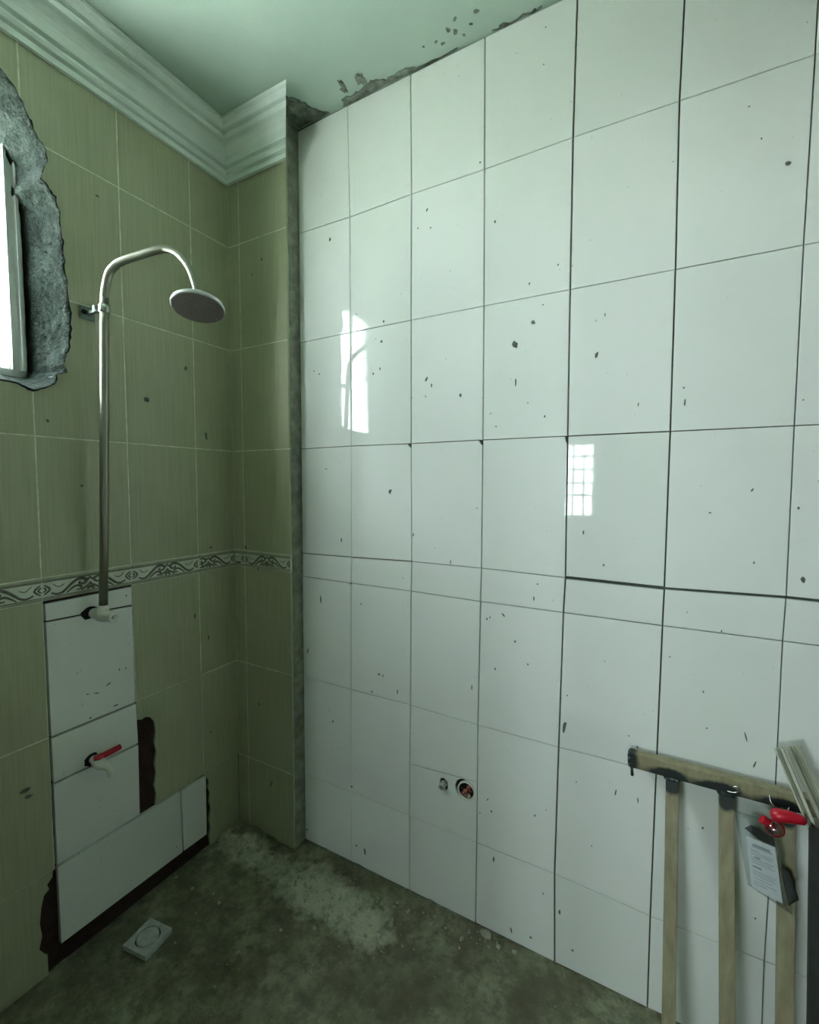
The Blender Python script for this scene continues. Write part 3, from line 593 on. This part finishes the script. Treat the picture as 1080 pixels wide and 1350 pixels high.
sweep('trim_2', (lambda p,h: Vector((p+0.0005, PIER_Y-0.0005-p, CEIL-0.0005-h)), lambda p,h: Vector((0.308+p, PIER_Y-0.0005-p, CEIL-0.0005-h))), 'short mitred cornice piece above the corner pier, end cut off')

# ---- door wall, right wall, room beyond
DX0, DX1, DZ = 0.96, 1.72, 2.10
bm = bmesh.new()
box(bm, (-0.2, YF-WT, -0.03), (DX0, YF, CEIL)); box(bm, (DX1, YF-WT, -0.03), (XR+0.15, YF, CEIL)); box(bm, (DX0, YF-WT, DZ), (DX1, YF, CEIL))
setp(finish(bm, 'wall_front', M_BATHW), 'beige wall with the doorway, facing the white tiles', 'wall', kind='structure')
bm = bmesh.new(); box(bm, (XR, YF-WT, -0.03), (XR+0.15, 0.02, CEIL))
setp(finish(bm, 'wall_right', M_BATHW), 'beige wall closing the bathroom opposite the shower', 'wall', kind='structure')
bm = bmesh.new(); box(bm, (DX0, YF-WT-0.01, 0.0), (DX0+0.035, YF+0.012, DZ), 0.003)
d1 = setp(finish(bm, 'door_1', M_FRAMEW), 'white door frame of the bathroom doorway, no leaf hung', 'door frame', kind='structure')
bm = bmesh.new(); box(bm, (DX1-0.035, YF-WT-0.01, 0.0), (DX1, YF+0.012, DZ), 0.003); finish(bm, 'jamb', M_FRAMEW, d1)
bm = bmesh.new(); box(bm, (DX0, YF-WT-0.01, DZ-0.035), (DX1, YF+0.012, DZ), 0.003); finish(bm, 'head', M_FRAMEW, d1)
bm = bmesh.new(); box(bm, (-0.20, OY-WT, 0), (-0.05, YF-WT, CEIL)); setp(finish(bm, 'wall_beyond_left', M_PAINT), 'side wall of the room beyond, near its window', 'wall', kind='structure')
bm = bmesh.new(); box(bm, (3.0, OY-WT, 0), (3.15, YF-WT, CEIL)); setp(finish(bm, 'wall_beyond_right', M_PAINT), 'side wall of the room beyond, away from its window', 'wall', kind='structure')
bm = bmesh.new(); box(bm, (XR+0.15, YF-WT-0.002, 0), (3.0, YF-WT+0.1, CEIL)); setp(finish(bm, 'wall_beyond_near', M_PAINT), 'short wall end of the room beyond beside the bathroom', 'wall', kind='structure')
bm = bmesh.new()
box(bm, (-0.20, OY-WT, 0), (OX0, OY, CEIL)); box(bm, (OX1, OY-WT, 0), (P3X0, OY, CEIL)); box(bm, (P3X1, OY-WT, 0), (3.15, OY, CEIL))
for xa, xb in ((OX0, OX1), (P3X0, P3X1)): box(bm, (xa, OY-WT, 0), (xb, OY, OZ0)); box(bm, (xa, OY-WT, OZ1), (xb, OY, CEIL))
setp(finish(bm, 'wall_beyond_far', M_PAINT), 'far wall of the room beyond with two windows', 'wall', kind='structure')
bm = bmesh.new(); box(bm, (-40, -40, -0.9), (40, 40, -0.6)); setp(finish(bm, 'ground_outside', M_EARTH), 'bare earth outside the building', 'ground', kind='structure')

# ---- windows
def window(name, label, mk, a0, a1, b0, b1, mull, trans, bars=None, fr=0.034, fr1=None):
    fr1 = fr1 or fr
    bm = bmesh.new(); mk(bm, a0, a0+fr, b0, b1, 0.03); mk(bm, a1-fr1, a1, b0, b1, 0.03); mk(bm, a0+fr, a1-fr1, b0, b0+fr, 0.03); mk(bm, a0+fr, a1-fr1, b1-fr, b1, 0.03)
    root = setp(finish(bm, name, M_FRAMEW), label, 'window', kind='structure')
    xs = [a0+fr]+list(mull)+[a1-fr1]
    for m in mull:
        bm = bmesh.new(); mk(bm, m-0.013, m+0.013, b0+fr, b1-fr, 0.016); finish(bm, 'mullion', M_FRAMEW, root)
    for z in trans:
        bm = bmesh.new(); mk(bm, a0+fr, a1-fr1, z-0.014, z+0.014, 0.03); finish(bm, 'transom', M_FRAMEW, root)
    for k in range(len(xs)-1):
        bm = bmesh.new(); mk(bm, xs[k], xs[k+1], b0+fr, b1-fr, 0.004); finish(bm, 'pane', M_GLASS, root)
    if bars:
        for b in bars[0]:
            bm = bmesh.new(); mk(bm, b-0.013, b+0.013, b0, b1, 0.016, 0.06); finish(bm, 'security_bar', M_BARS, root)
        for b in bars[1]:
            bm = bmesh.new(); mk(bm, a0, a1, b-0.014, b+0.014, 0.012, 0.06); finish(bm, 'security_bar', M_BARS, root)
    return root
def mkL(bm, a0, a1, b0, b1, t, off=0.0): box(bm, (-0.160-t/2+off, a0, b0), (-0.160+t/2+off, a1, b1))
def mkF(bm, a0, a1, b0, b1, t, off=0.0): box(bm, (a0, OY-0.08-t/2+off, b0), (a1, OY-0.08+t/2+off, b1))
window('window_1', 'small white framed window high in the beige wall', mkL, WY0-0.006, WY1+0.006, WZ0-0.006, WZ1+0.006, [-0.965,-0.850], [], fr=0.026, fr1=0.050)
for ya, yb, xa in ((-0.6985,-0.6905,-0.128), (-0.7205,-0.7125,-0.134)):          # sash beads standing proud of the near jamb
    bm = bmesh.new(); box(bm, (-0.146, ya, WZ0+0.018), (xa, yb, WZ1-0.018), 0.001); finish(bm, 'sash_bead', M_FRAMEW, bpy.data.objects['window_1'])
window('window_2', 'white window with security bars in the room beyond the doorway', mkF, OX0, OX1, OZ0, OZ1, [0.44], [1.62],
       bars=([0.10+0.125*k for k in range(7)], [1.30, 1.45, 1.78]))
window('fill_window', 'unseen window added in the room beyond to light the pier and white wall', mkF, P3X0, P3X1, OZ0, OZ1, [(P3X0+P3X1)/2], [])

# ================================================================== THINGS
# ---- shower
B = (0.045, -0.587, 1.045)
sh = empty('shower', B, 'chrome shower pipe with arched arm and round rain head on beige wall', 'shower')
riser = [(0.0452,-0.592,1.05),(0.060,-0.5885,1.30),(0.075,-0.586,1.60),(0.093,-0.5845,1.90),(0.098,-0.5838,1.975)]
bm = bmesh.new(); tube(bm, riser, 0.0120, 20); finish(bm, 'riser_pipe', M_CHROME, sh, B, True)
arm = smooth_path([(0.0965,-0.584,1.955),(0.099,-0.583,1.992),(0.111,-0.578,2.040),(0.127,-0.571,2.061),(0.149,-0.562,2.075),(0.197,-0.541,2.089),(0.246,-0.521,2.101),(0.267,-0.511,2.104),(0.282,-0.505,2.102),(0.299,-0.498,2.095),(0.317,-0.490,2.079),(0.339,-0.481,2.045),(0.353,-0.475,2.002),(0.358,-0.473,1.978)], 6)
bm = bmesh.new(); tube(bm, arm, [0.0112-0.0028*min(1,max(0,(i/len(arm)-0.5)*2)) for i in range(len(arm))], 20); finish(bm, 'shower_arm', M_CHROME, sh, B, True)
bm = bmesh.new(); lathe(bm, [(0.0125,-0.012),(0.0152,-0.011),(0.0152,0.011),(0.0125,0.012)], (0.0945,-0.5842,1.945), (0.02,0.002,1), 24); col_ = finish(bm, 'clamp_collar', M_CHROME2, sh, B, True)
bm = bmesh.new(); box(bm, (0.003,-0.604,1.928), (0.009,-0.566,1.966), 0.002); box(bm, (0.009,-0.590,1.941), (0.082,-0.579,1.951), 0.001); box(bm, (0.062,-0.600,1.936),(0.072,-0.572,1.956),0.002)
wb = finish(bm, 'wall_bracket', M_BRACKET, sh, B)
bm = bmesh.new(); lathe(bm, [(0.0065,0),(0.0065,0.003),(0.004,0.0045)], (0.009,-0.597,1.948), (1,0,0), 12); finish(bm, 'screw', M_DARK, wb, B)
HN = Vector((0.166, -0.198, -1.0)).normalized(); HC = Vector((0.3582,-0.4705,1.9415))
bm = bmesh.new(); lathe(bm, [(0.0095,-0.040),(0.0105,-0.034),(0.0125,-0.030),(0.0125,-0.022),(0.016,-0.018)], HC, HN, 20); finish(bm, 'swivel_nut', M_CHROME2, sh, B, True)
bm = bmesh.new(); lathe(bm, [(0.012,-0.020),(0.03,-0.016),(0.055,-0.011),(0.067,-0.008),(0.0715,-0.004),(0.0722,0.002),(0.0712,0.0050),(0.0685,0.0058)], HC, HN, 48); hd = finish(bm, 'shower_head', M_HEADW, sh, B, True)
bm = bmesh.new(); lathe(bm, [(0.0686,0.0046),(0.0684,0.0066),(0.0,0.0068)], HC, HN, 48); finish(bm, 'nozzle_face', M_NOZZLE, hd, B)
# tee where the riser leaves the wall, open end toward the room
TAX = Vector((0.085,0.009,-0.004)).normalized()
bm = bmesh.new(); lathe(bm, [(0.0105,0.0),(0.0150,0.0),(0.0165,0.010),(0.0165,0.030),(0.0195,0.034),(0.0195,0.056),(0.0150,0.060),(0.0140,0.082),(0.0150,0.084),(0.0150,0.096),(0.0090,0.096),(0.0088,0.070)], (0.006,-0.6005,1.040), TAX, 24, False); tee = finish(bm, 'pipe_tee', M_PVC, sh, B, True)
bm = bmesh.new(); lathe(bm, [(0.0089,0.0),(0.0,0.001)], Vector((0.006,-0.6005,1.040))+TAX*0.0745, TAX, 20); finish(bm, 'bore', M_DARK, tee, B)
bm = bmesh.new(); tube(bm, [(0.045,-0.5945,1.034),(0.0452,-0.5925,1.058),(0.0457,-0.592,1.068)], [0.0165,0.0165,0.0135], 20); finish(bm, 'socket', M_PVC, tee, B, True)
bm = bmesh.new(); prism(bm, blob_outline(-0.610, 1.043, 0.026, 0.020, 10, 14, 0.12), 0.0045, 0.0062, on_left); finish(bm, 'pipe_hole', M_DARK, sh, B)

# ---- lower valve with red lever
B = (0.006, -0.632, 0.560)
va = empty('stop_valve', B, 'white stop valve with red lever handle on the white patch tiles', 'valve')
ax = Vector((0.98,0.02,-0.06)).normalized(); o = Vector((0.005,-0.6185,0.582))
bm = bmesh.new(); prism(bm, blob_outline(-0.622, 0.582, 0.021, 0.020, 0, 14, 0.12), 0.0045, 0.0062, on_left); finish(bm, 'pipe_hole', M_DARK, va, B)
bm = bmesh.new(); lathe(bm, [(0.011,0.0),(0.013,0.004),(0.013,0.020),(0.017,0.023),(0.017,0.048),(0.013,0.053),(0.012,0.066)], o, ax, 20); finish(bm, 'valve_body', M_PVC, va, B, True)
bm = bmesh.new(); e0 = o+ax*0.056; tube(bm, smooth_path([e0, e0+Vector((0.012,0.006,-0.003)), e0+Vector((0.018,0.012,-0.016)), e0+Vector((0.020,0.014,-0.034))], 5), 0.0105, 16); finish(bm, 'spout', M_PVC, va, B, True)
bm = bmesh.new(); c = o+ax*0.034
lathe(bm, [(0.006,0.010),(0.006,0.016),(0.0125,0.016),(0.0125,0.023),(0.004,0.025)], c, (0.1,0,1), 16); hb = finish(bm, 'handle_hub', M_RED, va, B, True)
bm = bmesh.new(); tube(bm, smooth_path([c+Vector((-0.004,-0.012,0.017)), c+Vector((0.002,0.008,0.018)), c+Vector((0.006,0.028,0.020)), c+Vector((0.010,0.048,0.023)), c+Vector((0.012,0.060,0.025))], 4), [0.007]*4+[0.0090]*8+[0.0088]*4+[0.006], 14)
finish(bm, 'lever', M_RED, va, B, True)

# ---- floor drain
B = (0.155, -0.553, 0.0)
dr = empty('floor_drain', B, 'square white plastic floor drain with round cover in the concrete floor', 'drain')
ang = math.radians(8)
def dpt(u, v): return (0.155+u*math.cos(ang)-v*math.sin(ang), -0.553+u*math.sin(ang)+v*math.cos(ang))
bm = bmesh.new(); loop_store.clear(); loop_store2.clear(); hs = 0.048
prism_holes(bm, [dpt(-hs,-hs),dpt(hs,-hs),dpt(hs,hs),dpt(-hs,hs)], [[dpt(0.036*math.cos(2*math.pi*k/28),0.036*math.sin(2*math.pi*k/28)) for k in range(28)]], -0.004, 0.012, on_floor)
finish(bm, 'frame', M_PVCG, dr, B)
bm = bmesh.new(); lathe(bm, [(0.0365,0.0),(0.0365,0.006),(0.0,0.006)], (0.155,-0.553,0.0), (0,0,1), 28); finish(bm, 'recess', M_DARK, dr, B)
bm = bmesh.new(); lathe(bm, [(0.0315,0.004),(0.0315,0.0115),(0.0300,0.0130),(0.0,0.0135)], (0.155,-0.553,0.0), (0,0,1), 28); finish(bm, 'cover', M_PVCG, dr, B)

# ---- pipe ends in the bored white tile
B = (0.922, 0.0, 0.437)
st = empty('pipe_stub', B, 'short grey pipe stub poking through the white tiles, left of waste hole', 'pipe')
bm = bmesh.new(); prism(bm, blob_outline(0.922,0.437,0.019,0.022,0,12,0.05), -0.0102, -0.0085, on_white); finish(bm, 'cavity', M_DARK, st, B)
bm = bmesh.new(); lathe(bm, [(0.0105,-0.009),(0.0125,-0.009),(0.0125,0.012),(0.0115,0.014),(0.0080,0.014),(0.0075,-0.004),(0.0,-0.004)], (0.920,0.0,0.434), (0.05,-1,-0.1), 6, False); finish(bm, 'stub', M_PVCG, st, B)
B = (0.999, 0.0, 0.444)
wp = empty('waste_pipe', B, 'waste pipe mouth choked with red rubble in the white tiles', 'pipe')
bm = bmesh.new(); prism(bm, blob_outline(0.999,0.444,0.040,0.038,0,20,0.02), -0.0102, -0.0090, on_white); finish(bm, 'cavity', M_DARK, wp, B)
bm = bmesh.new(); lathe(bm, [(0.0255,-0.009),(0.0305,-0.009),(0.0305,0.0005),(0.0290,0.0015),(0.0265,0.0015),(0.0255,0.0)], (1.003,0.0,0.441), (0,-1,0), 28, False); finish(bm, 'pipe_rim', M_PVC, wp, B, True)
r4 = random.Random(21)
for k in range(14):
    a = r4.uniform(0, 6.28); q = 0.020*math.sqrt(r4.random()); s = r4.uniform(0.004, 0.009)
    bm = bmesh.new(); bmesh.ops.create_icosphere(bm, subdivisions=1, radius=s, matrix=Matrix.Translation((1.003+q*math.cos(a), 0.004-r4.uniform(0,0.004), 0.441+q*math.sin(a))))
    for v_ in bm.verts: v_.co += Vector((r4.uniform(-.35,.35)*s, r4.uniform(-.3,.3)*s, r4.uniform(-.35,.35)*s))
    finish(bm, 'rubble', [M_BRICK, M_BRICK, M_BROWN, M_PROFILE][k % 4], wp, B)

# ---- welded steel frame leaning on the white wall
B = (1.70, -0.16, 0.0)
fr = empty('steel_frame', B, 'tan steel tube frame with burnt welds leaning on white tiles', 'metal frame')
def bar(bm, p0, p1, hx, hy, bev=0.002):
    p0, p1 = Vector(p0), Vector(p1); d = (p1-p0).normalized(); ux = Vector((1,0,0)) if abs(d.x) < 0.7 else Vector((0,0,1)); ux = (ux-d*ux.dot(d)).normalized(); uy = d.cross(ux)
    vs_ = [[bm.verts.new(p + ux*sx*hx + uy*sy*hy) for sx, sy in ((-1,-1),(1,-1),(1,1),(-1,1))] for p in (p0, p1)]
    for k in range(4): bm.faces.new((vs_[0][k], vs_[0][(k+1)%4], vs_[1][(k+1)%4], vs_[1][k]))
    bm.faces.new(vs_[0][::-1]); bm.faces.new(vs_[1])
    if bev: bmesh.ops.bevel(bm, geom=bm.edges[:], offset=bev, segments=2, affect='EDGES')
RY, RZ = -0.036, 0.718
bm = bmesh.new(); bar(bm, (1.476,RY,RZ), (2.02,RY,RZ), 0.0185, 0.016); finish(bm, 'rail', M_TUBE, fr, B)
legs = [(1.577,1.587),(1.690,1.703),(1.805,1.800),(1.925,1.925)]
def lump(c, s, seed, sub=2):
    bm = bmesh.new(); bmesh.ops.create_icosphere(bm, subdivisions=sub, radius=1.0)
    for v_ in bm.verts:
        n_ = v_.co.copy(); m_ = max(abs(n_.x),abs(n_.y),abs(n_.z)); n_ = n_.lerp(n_/m_, 0.6)
        v_.co = Vector((c[0]+n_.x*s[0], c[1]+n_.y*s[1], c[2]+n_.z*s[2])) + n_*0.0022*mnoise.noise(v_.co*3+Vector((seed,0,0)))
    return bm
for k, (xt, xb) in enumerate(legs):
    bm = bmesh.new(); bar(bm, (xt,RY-0.004,RZ-0.019), (xb,-0.190,0.002), 0.0145, 0.0150); finish(bm, 'leg', M_TUBE, fr, B)
    finish(lump((xt, RY-0.0165, RZ-0.0195), (0.0165,0.0060,0.0050), k*3.1), 'weld', M_WELD, fr, B)
    finish(lump((xt-0.0155, RY-0.004, RZ-0.0205), (0.0045,0.0150,0.0055), k*5.7+1), 'weld', M_WELD, fr, B)
finish(lump((1.4785,RY,RZ), (0.0055,0.0172,0.0197), 9.0), 'weld', M_WELD, fr, B)
bm = bmesh.new(); tube(bm, smooth_path([(1.484,RY-0.012,RZ-0.016),(1.485,RY-0.014,RZ-0.028),(1.486,RY-0.014,RZ-0.040)],4), [0.005,0.0045,0.004,0.0035,0.0035,0.0035,0.004,0.004,0.003], 10); finish(bm, 'weld_drip', M_WELD, fr, B, True)
bm = bmesh.new(); tube(bm, smooth_path([(1.690,RY-0.019,RZ-0.010),(1.706,RY-0.022,RZ-0.006),(1.713,RY-0.023,RZ+0.004),(1.708,RY-0.023,RZ+0.010),(1.701,RY-0.022,RZ+0.006)],5), 0.0018, 8); finish(bm, 'wire_hook', M_CHROME2, fr, B, True)
bm = bmesh.new(); tube(bm, smooth_path([(1.770,RY-0.019,RZ+0.008),(1.773,RY-0.024,RZ-0.006),(1.785,RY-0.028,RZ-0.016),(1.800,RY-0.026,RZ-0.018),(1.806,RY-0.020,RZ-0.008)],5), 0.0018, 8); finish(bm, 'wire_hook', M_CHROME2, fr, B, True)

# ---- plastic packet with red lever, hung on the third upright
B = (1.77, -0.090, 0.50)
pk = empty('plastic_packet', B, 'clear plastic packet with printed white card and red lever hanging from steel frame', 'packet')
def on_packet(a, b, d): return Vector((a, -(0.079+(0.70-b)*0.20+d), b))          # hangs parallel to the leaning leg
def patch(bm, quad, y, th, n=10, m=14, seed=0, puff=0.006, back=True):
    """pillow between the four corners TL,TR,BR,BL (x,z)"""
    TL, TR, BR, BL = [Vector(q) for q in quad]; S1 = []
    for side in (1, -1):
        g = []
        for i in range(m+1):
            row = []
            for j in range(n+1):
                u, v2 = j/n, i/m; p = (TL.lerp(TR,u)).lerp(BL.lerp(BR,u), v2)
                e = (1-(2*u-1)**4)*(1-(2*v2-1)**6); d = th*0.5*side*(0.12+0.88*e) + puff*mnoise.noise(Vector((u*4+seed, v2*5, side)))*e
                row.append(bm.verts.new(on_packet(p.x, p.y, y+d)))
            g.append(row)
        for i in range(m):
            for j in range(n): bm.faces.new((g[i][j], g[i][j+1], g[i+1][j+1], g[i+1][j]))
        S1.append(g)
    A, Bq = S1
    for j in range(n): bm.faces.new((A[0][j],A[0][j+1],Bq[0][j+1],Bq[0][j])); bm.faces.new((A[m][j],A[m][j+1],Bq[m][j+1],Bq[m][j]))
    for i in range(m): bm.faces.new((A[i][0],A[i+1][0],Bq[i+1][0],Bq[i][0])); bm.faces.new((A[i][n],A[i+1][n],Bq[i+1][n],Bq[i][n]))
bm = bmesh.new(); patch(bm, [(1.7015,0.6827),(1.784,0.6793),(1.8085,0.5066),(1.7292,0.5359)], 0.0, 0.012, seed=2); finish(bm, 'pouch', M_POUCH, pk, B, True)
card = [(1.7251,0.6355),(1.7776,0.6302),(1.7915,0.5221),(1.7361,0.5323)]
bm = bmesh.new(); prism(bm, [(x, z) for x, z in card][::-1], -0.0005, 0.0005, on_packet); cd_ = finish(bm, 'paper_card', M_PAPER, pk, B)
bm = bmesh.new()
TLc, TRc, BRc, BLc = [Vector(q) for q in card]; r5 = random.Random(8)
for k, (v2, u0_, u1_, hh) in enumerate([(0.10,0.20,0.80,0.034),(0.145,0.15,0.86,0.018),(0.22,0.10,0.40,0.012),(0.26,0.10,0.88,0.009),(0.30,0.10,0.82,0.009),(0.335,0.22,0.42,0.030),(0.38,0.10,0.86,0.009),(0.42,0.10,0.78,0.009),(0.46,0.10,0.88,0.009),(0.53,0.12,0.42,0.034),(0.62,0.10,0.88,0.008),(0.66,0.10,0.80,0.008),(0.70,0.10,0.86,0.008),(0.76,0.10,0.72,0.008),(0.82,0.10,0.86,0.008),(0.87,0.10,0.55,0.008)]):
    P4 = [(TLc.lerp(TRc,u)).lerp(BLc.lerp(BRc,u), v) for u, v in ((u0_,v2),(u1_,v2),(u1_,v2+hh),(u0_,v2+hh))]
    prism(bm, [(p.x,p.y) for p in P4], 0.0004, 0.0007, on_packet)
finish(bm, 'printing', M_INK, cd_, B)
bm = bmesh.new(); prism(bm, [(1.7221,0.6505),(1.7333,0.6607),(1.7515,0.6573),(1.7775,0.6411),(1.7776,0.6318),(1.7475,0.6369)], -0.0015, 0.0008, on_packet); finish(bm, 'dark_insert', M_DARKWOOD, pk, B)
bm = bmesh.new(); patch(bm, [(1.7859,0.5945),(1.8043,0.5892),(1.8187,0.5421),(1.802,0.5234)], 0.002, 0.008, 6, 8, 5, 0.003); finish(bm, 'dark_mesh_pad', M_DARKWOOD, pk, B, True)
bm = bmesh.new(); tube(bm, [(1.764,-0.104,0.712),(1.768,-0.104,0.712),(1.780,-0.104,0.713),(1.800,-0.104,0.716),(1.815,-0.104,0.7165),(1.823,-0.104,0.715),(1.826,-0.104,0.714)], [0.004,0.0115,0.0140,0.0125,0.0105,0.0085,0.004], 18); finish(bm, 'red_lever', M_RED, pk, B, True)
bm = bmesh.new(); tube(bm, smooth_path([(1.748,-0.103,0.694),(1.752,-0.103,0.692),(1.762,-0.103,0.688),(1.770,-0.103,0.680)],4), [0.005,0.0085,0.0095,0.0095,0.0095,0.0092,0.009,0.009,0.0085,0.008,0.0075,0.007,0.006], 16); finish(bm, 'red_stem', M_RED, pk, B, True)
bm = bmesh.new(); lathe(bm, [(0.0165,0.0),(0.0170,0.004),(0.0160,0.012),(0.011,0.018),(0.003,0.0205)], (1.773,-0.098,0.678), (-0.1,-1,0.1), 24); finish(bm, 'clear_dome', M_PINK, pk, B, True)
bm = bmesh.new(); lathe(bm, [(0.0165,-0.004),(0.0185,-0.003),(0.0185,0.002),(0.0165,0.003)], (1.774,-0.098,0.676), (-0.1,-1,0.1), 24, False); finish(bm, 'red_rim', M_RED, pk, B, True)

# ---- metal profile offcuts leaning at the right edge
def channel(name, top, foot, w, dpt_, tw, label):
    top, foot = Vector(top), Vector(foot); d = (foot-top).normalized(); s = Vector((1,0,0)); s = (s-d*s.dot(d)).normalized(); n_ = d.cross(s)
    s, n_ = math.cos(tw)*s+math.sin(tw)*n_, -math.sin(tw)*s+math.cos(tw)*n_
    if n_.y > 0: n_ = -n_
    sec = [(-w,0),(-w,dpt_),(-w+0.004,dpt_),(-w+0.004,0.004),(-0.002,0.004),(0.0,0.007),(0.002,0.004),(w-0.004,0.004),(w-0.004,dpt_),(w,dpt_),(w,0)]
    bm = bmesh.new(); A = [bm.verts.new(top+s*a+n_*b) for a, b in sec]; Bv = [bm.verts.new(foot+s*a+n_*b) for a, b in sec]
    for k in range(len(sec)): m = (k+1) % len(sec); bm.faces.new((A[k],Bv[k],Bv[m],A[m]))
    bm.faces.new(A); bm.faces.new(Bv[::-1])
    root = empty(name, foot, label, 'metal profile', 'metal profile offcuts')
    finish(bm, 'channel', M_PROFILE, root, foot); return root
channel('metal_profile', (1.784,-0.045,0.838), (2.119,-0.262,0.004), 0.0085, 0.012, 0.2, 'narrow pale metal profile leaning over the steel frame, left of its pair')
channel('metal_profile', (1.807,-0.045,0.849), (2.165,-0.268,0.004), 0.0130, 0.014, -0.2, 'wider pale metal profile leaning over the steel frame, right of its pair')
B = (1.865, -0.15, 0.0)
bm = bmesh.new(); bar(bm, (1.864,-0.118,0.712), (1.856,-0.262,0.010), 0.036, 0.009, 0.002)
bd = finish(bm, 'dark_board', M_DARKWOOD, None, None); setp(bd, 'dark narrow board standing at the right edge beside steel frame', 'board')

# ---- mortar crumbs on the floor
r6 = random.Random(33); bm = bmesh.new()
spots = [(0.50,-0.15,0.13,0.08,110),(0.76,-0.18,0.10,0.07,45),(0.13,-0.14,0.12,0.05,30),(0.9,-0.06,0.25,0.03,30),(1.09,-0.03,0.06,0.02,14),(0.3,-0.35,0.25,0.15,30)]
for cx, cy_, rx, ry, n in spots:
    for k in range(n):
        x = cx+r6.gauss(0,rx*.6); y = min(cy_+r6.gauss(0,ry*.6), -0.012); x = max(x, 0.015); s = r6.choice([0.0015,0.002,0.002,0.003,0.004,0.006])*r6.uniform(.8,1.4)
        if x < 0.32: y = min(y, -0.08)
        res = bmesh.ops.create_icosphere(bm, subdivisions=1, radius=s, matrix=Matrix.Translation((x, y, floor_h(x,y)+s*0.25)))
        for v_ in res['verts']: v_.co += Vector((r6.uniform(-.5,.5)*s, r6.uniform(-.5,.5)*s, r6.uniform(-.4,.2)*s))
setp(finish(bm, 'mortar_crumbs', M_CRUMB), 'scattered pale mortar crumbs lying along the floor edges', 'rubble', kind='stuff')
for (x, y, s, lab) in [(0.035,-0.105,0.014,'small pale stone lying on the mortar heap in the corner'), (1.085,-0.020,0.016,'flat pale tile chip on the floor under the waste pipe')]:
    bm = bmesh.new(); bmesh.ops.create_icosphere(bm, subdivisions=2, radius=s)
    for v_ in bm.verts: v_.co = Vector((v_.co.x*1.3, v_.co.y*0.8, v_.co.z*0.55))*(1+0.25*mnoise.noise(v_.co*90))
    bmesh.ops.translate(bm, verts=bm.verts[:], vec=Vector((0,0,s*0.4)))
    o_ = finish(bm, 'stone_chip', M_CRUMB); o_.location = (x, y, floor_h(x,y)-0.001); setp(o_, lab, 'stone')
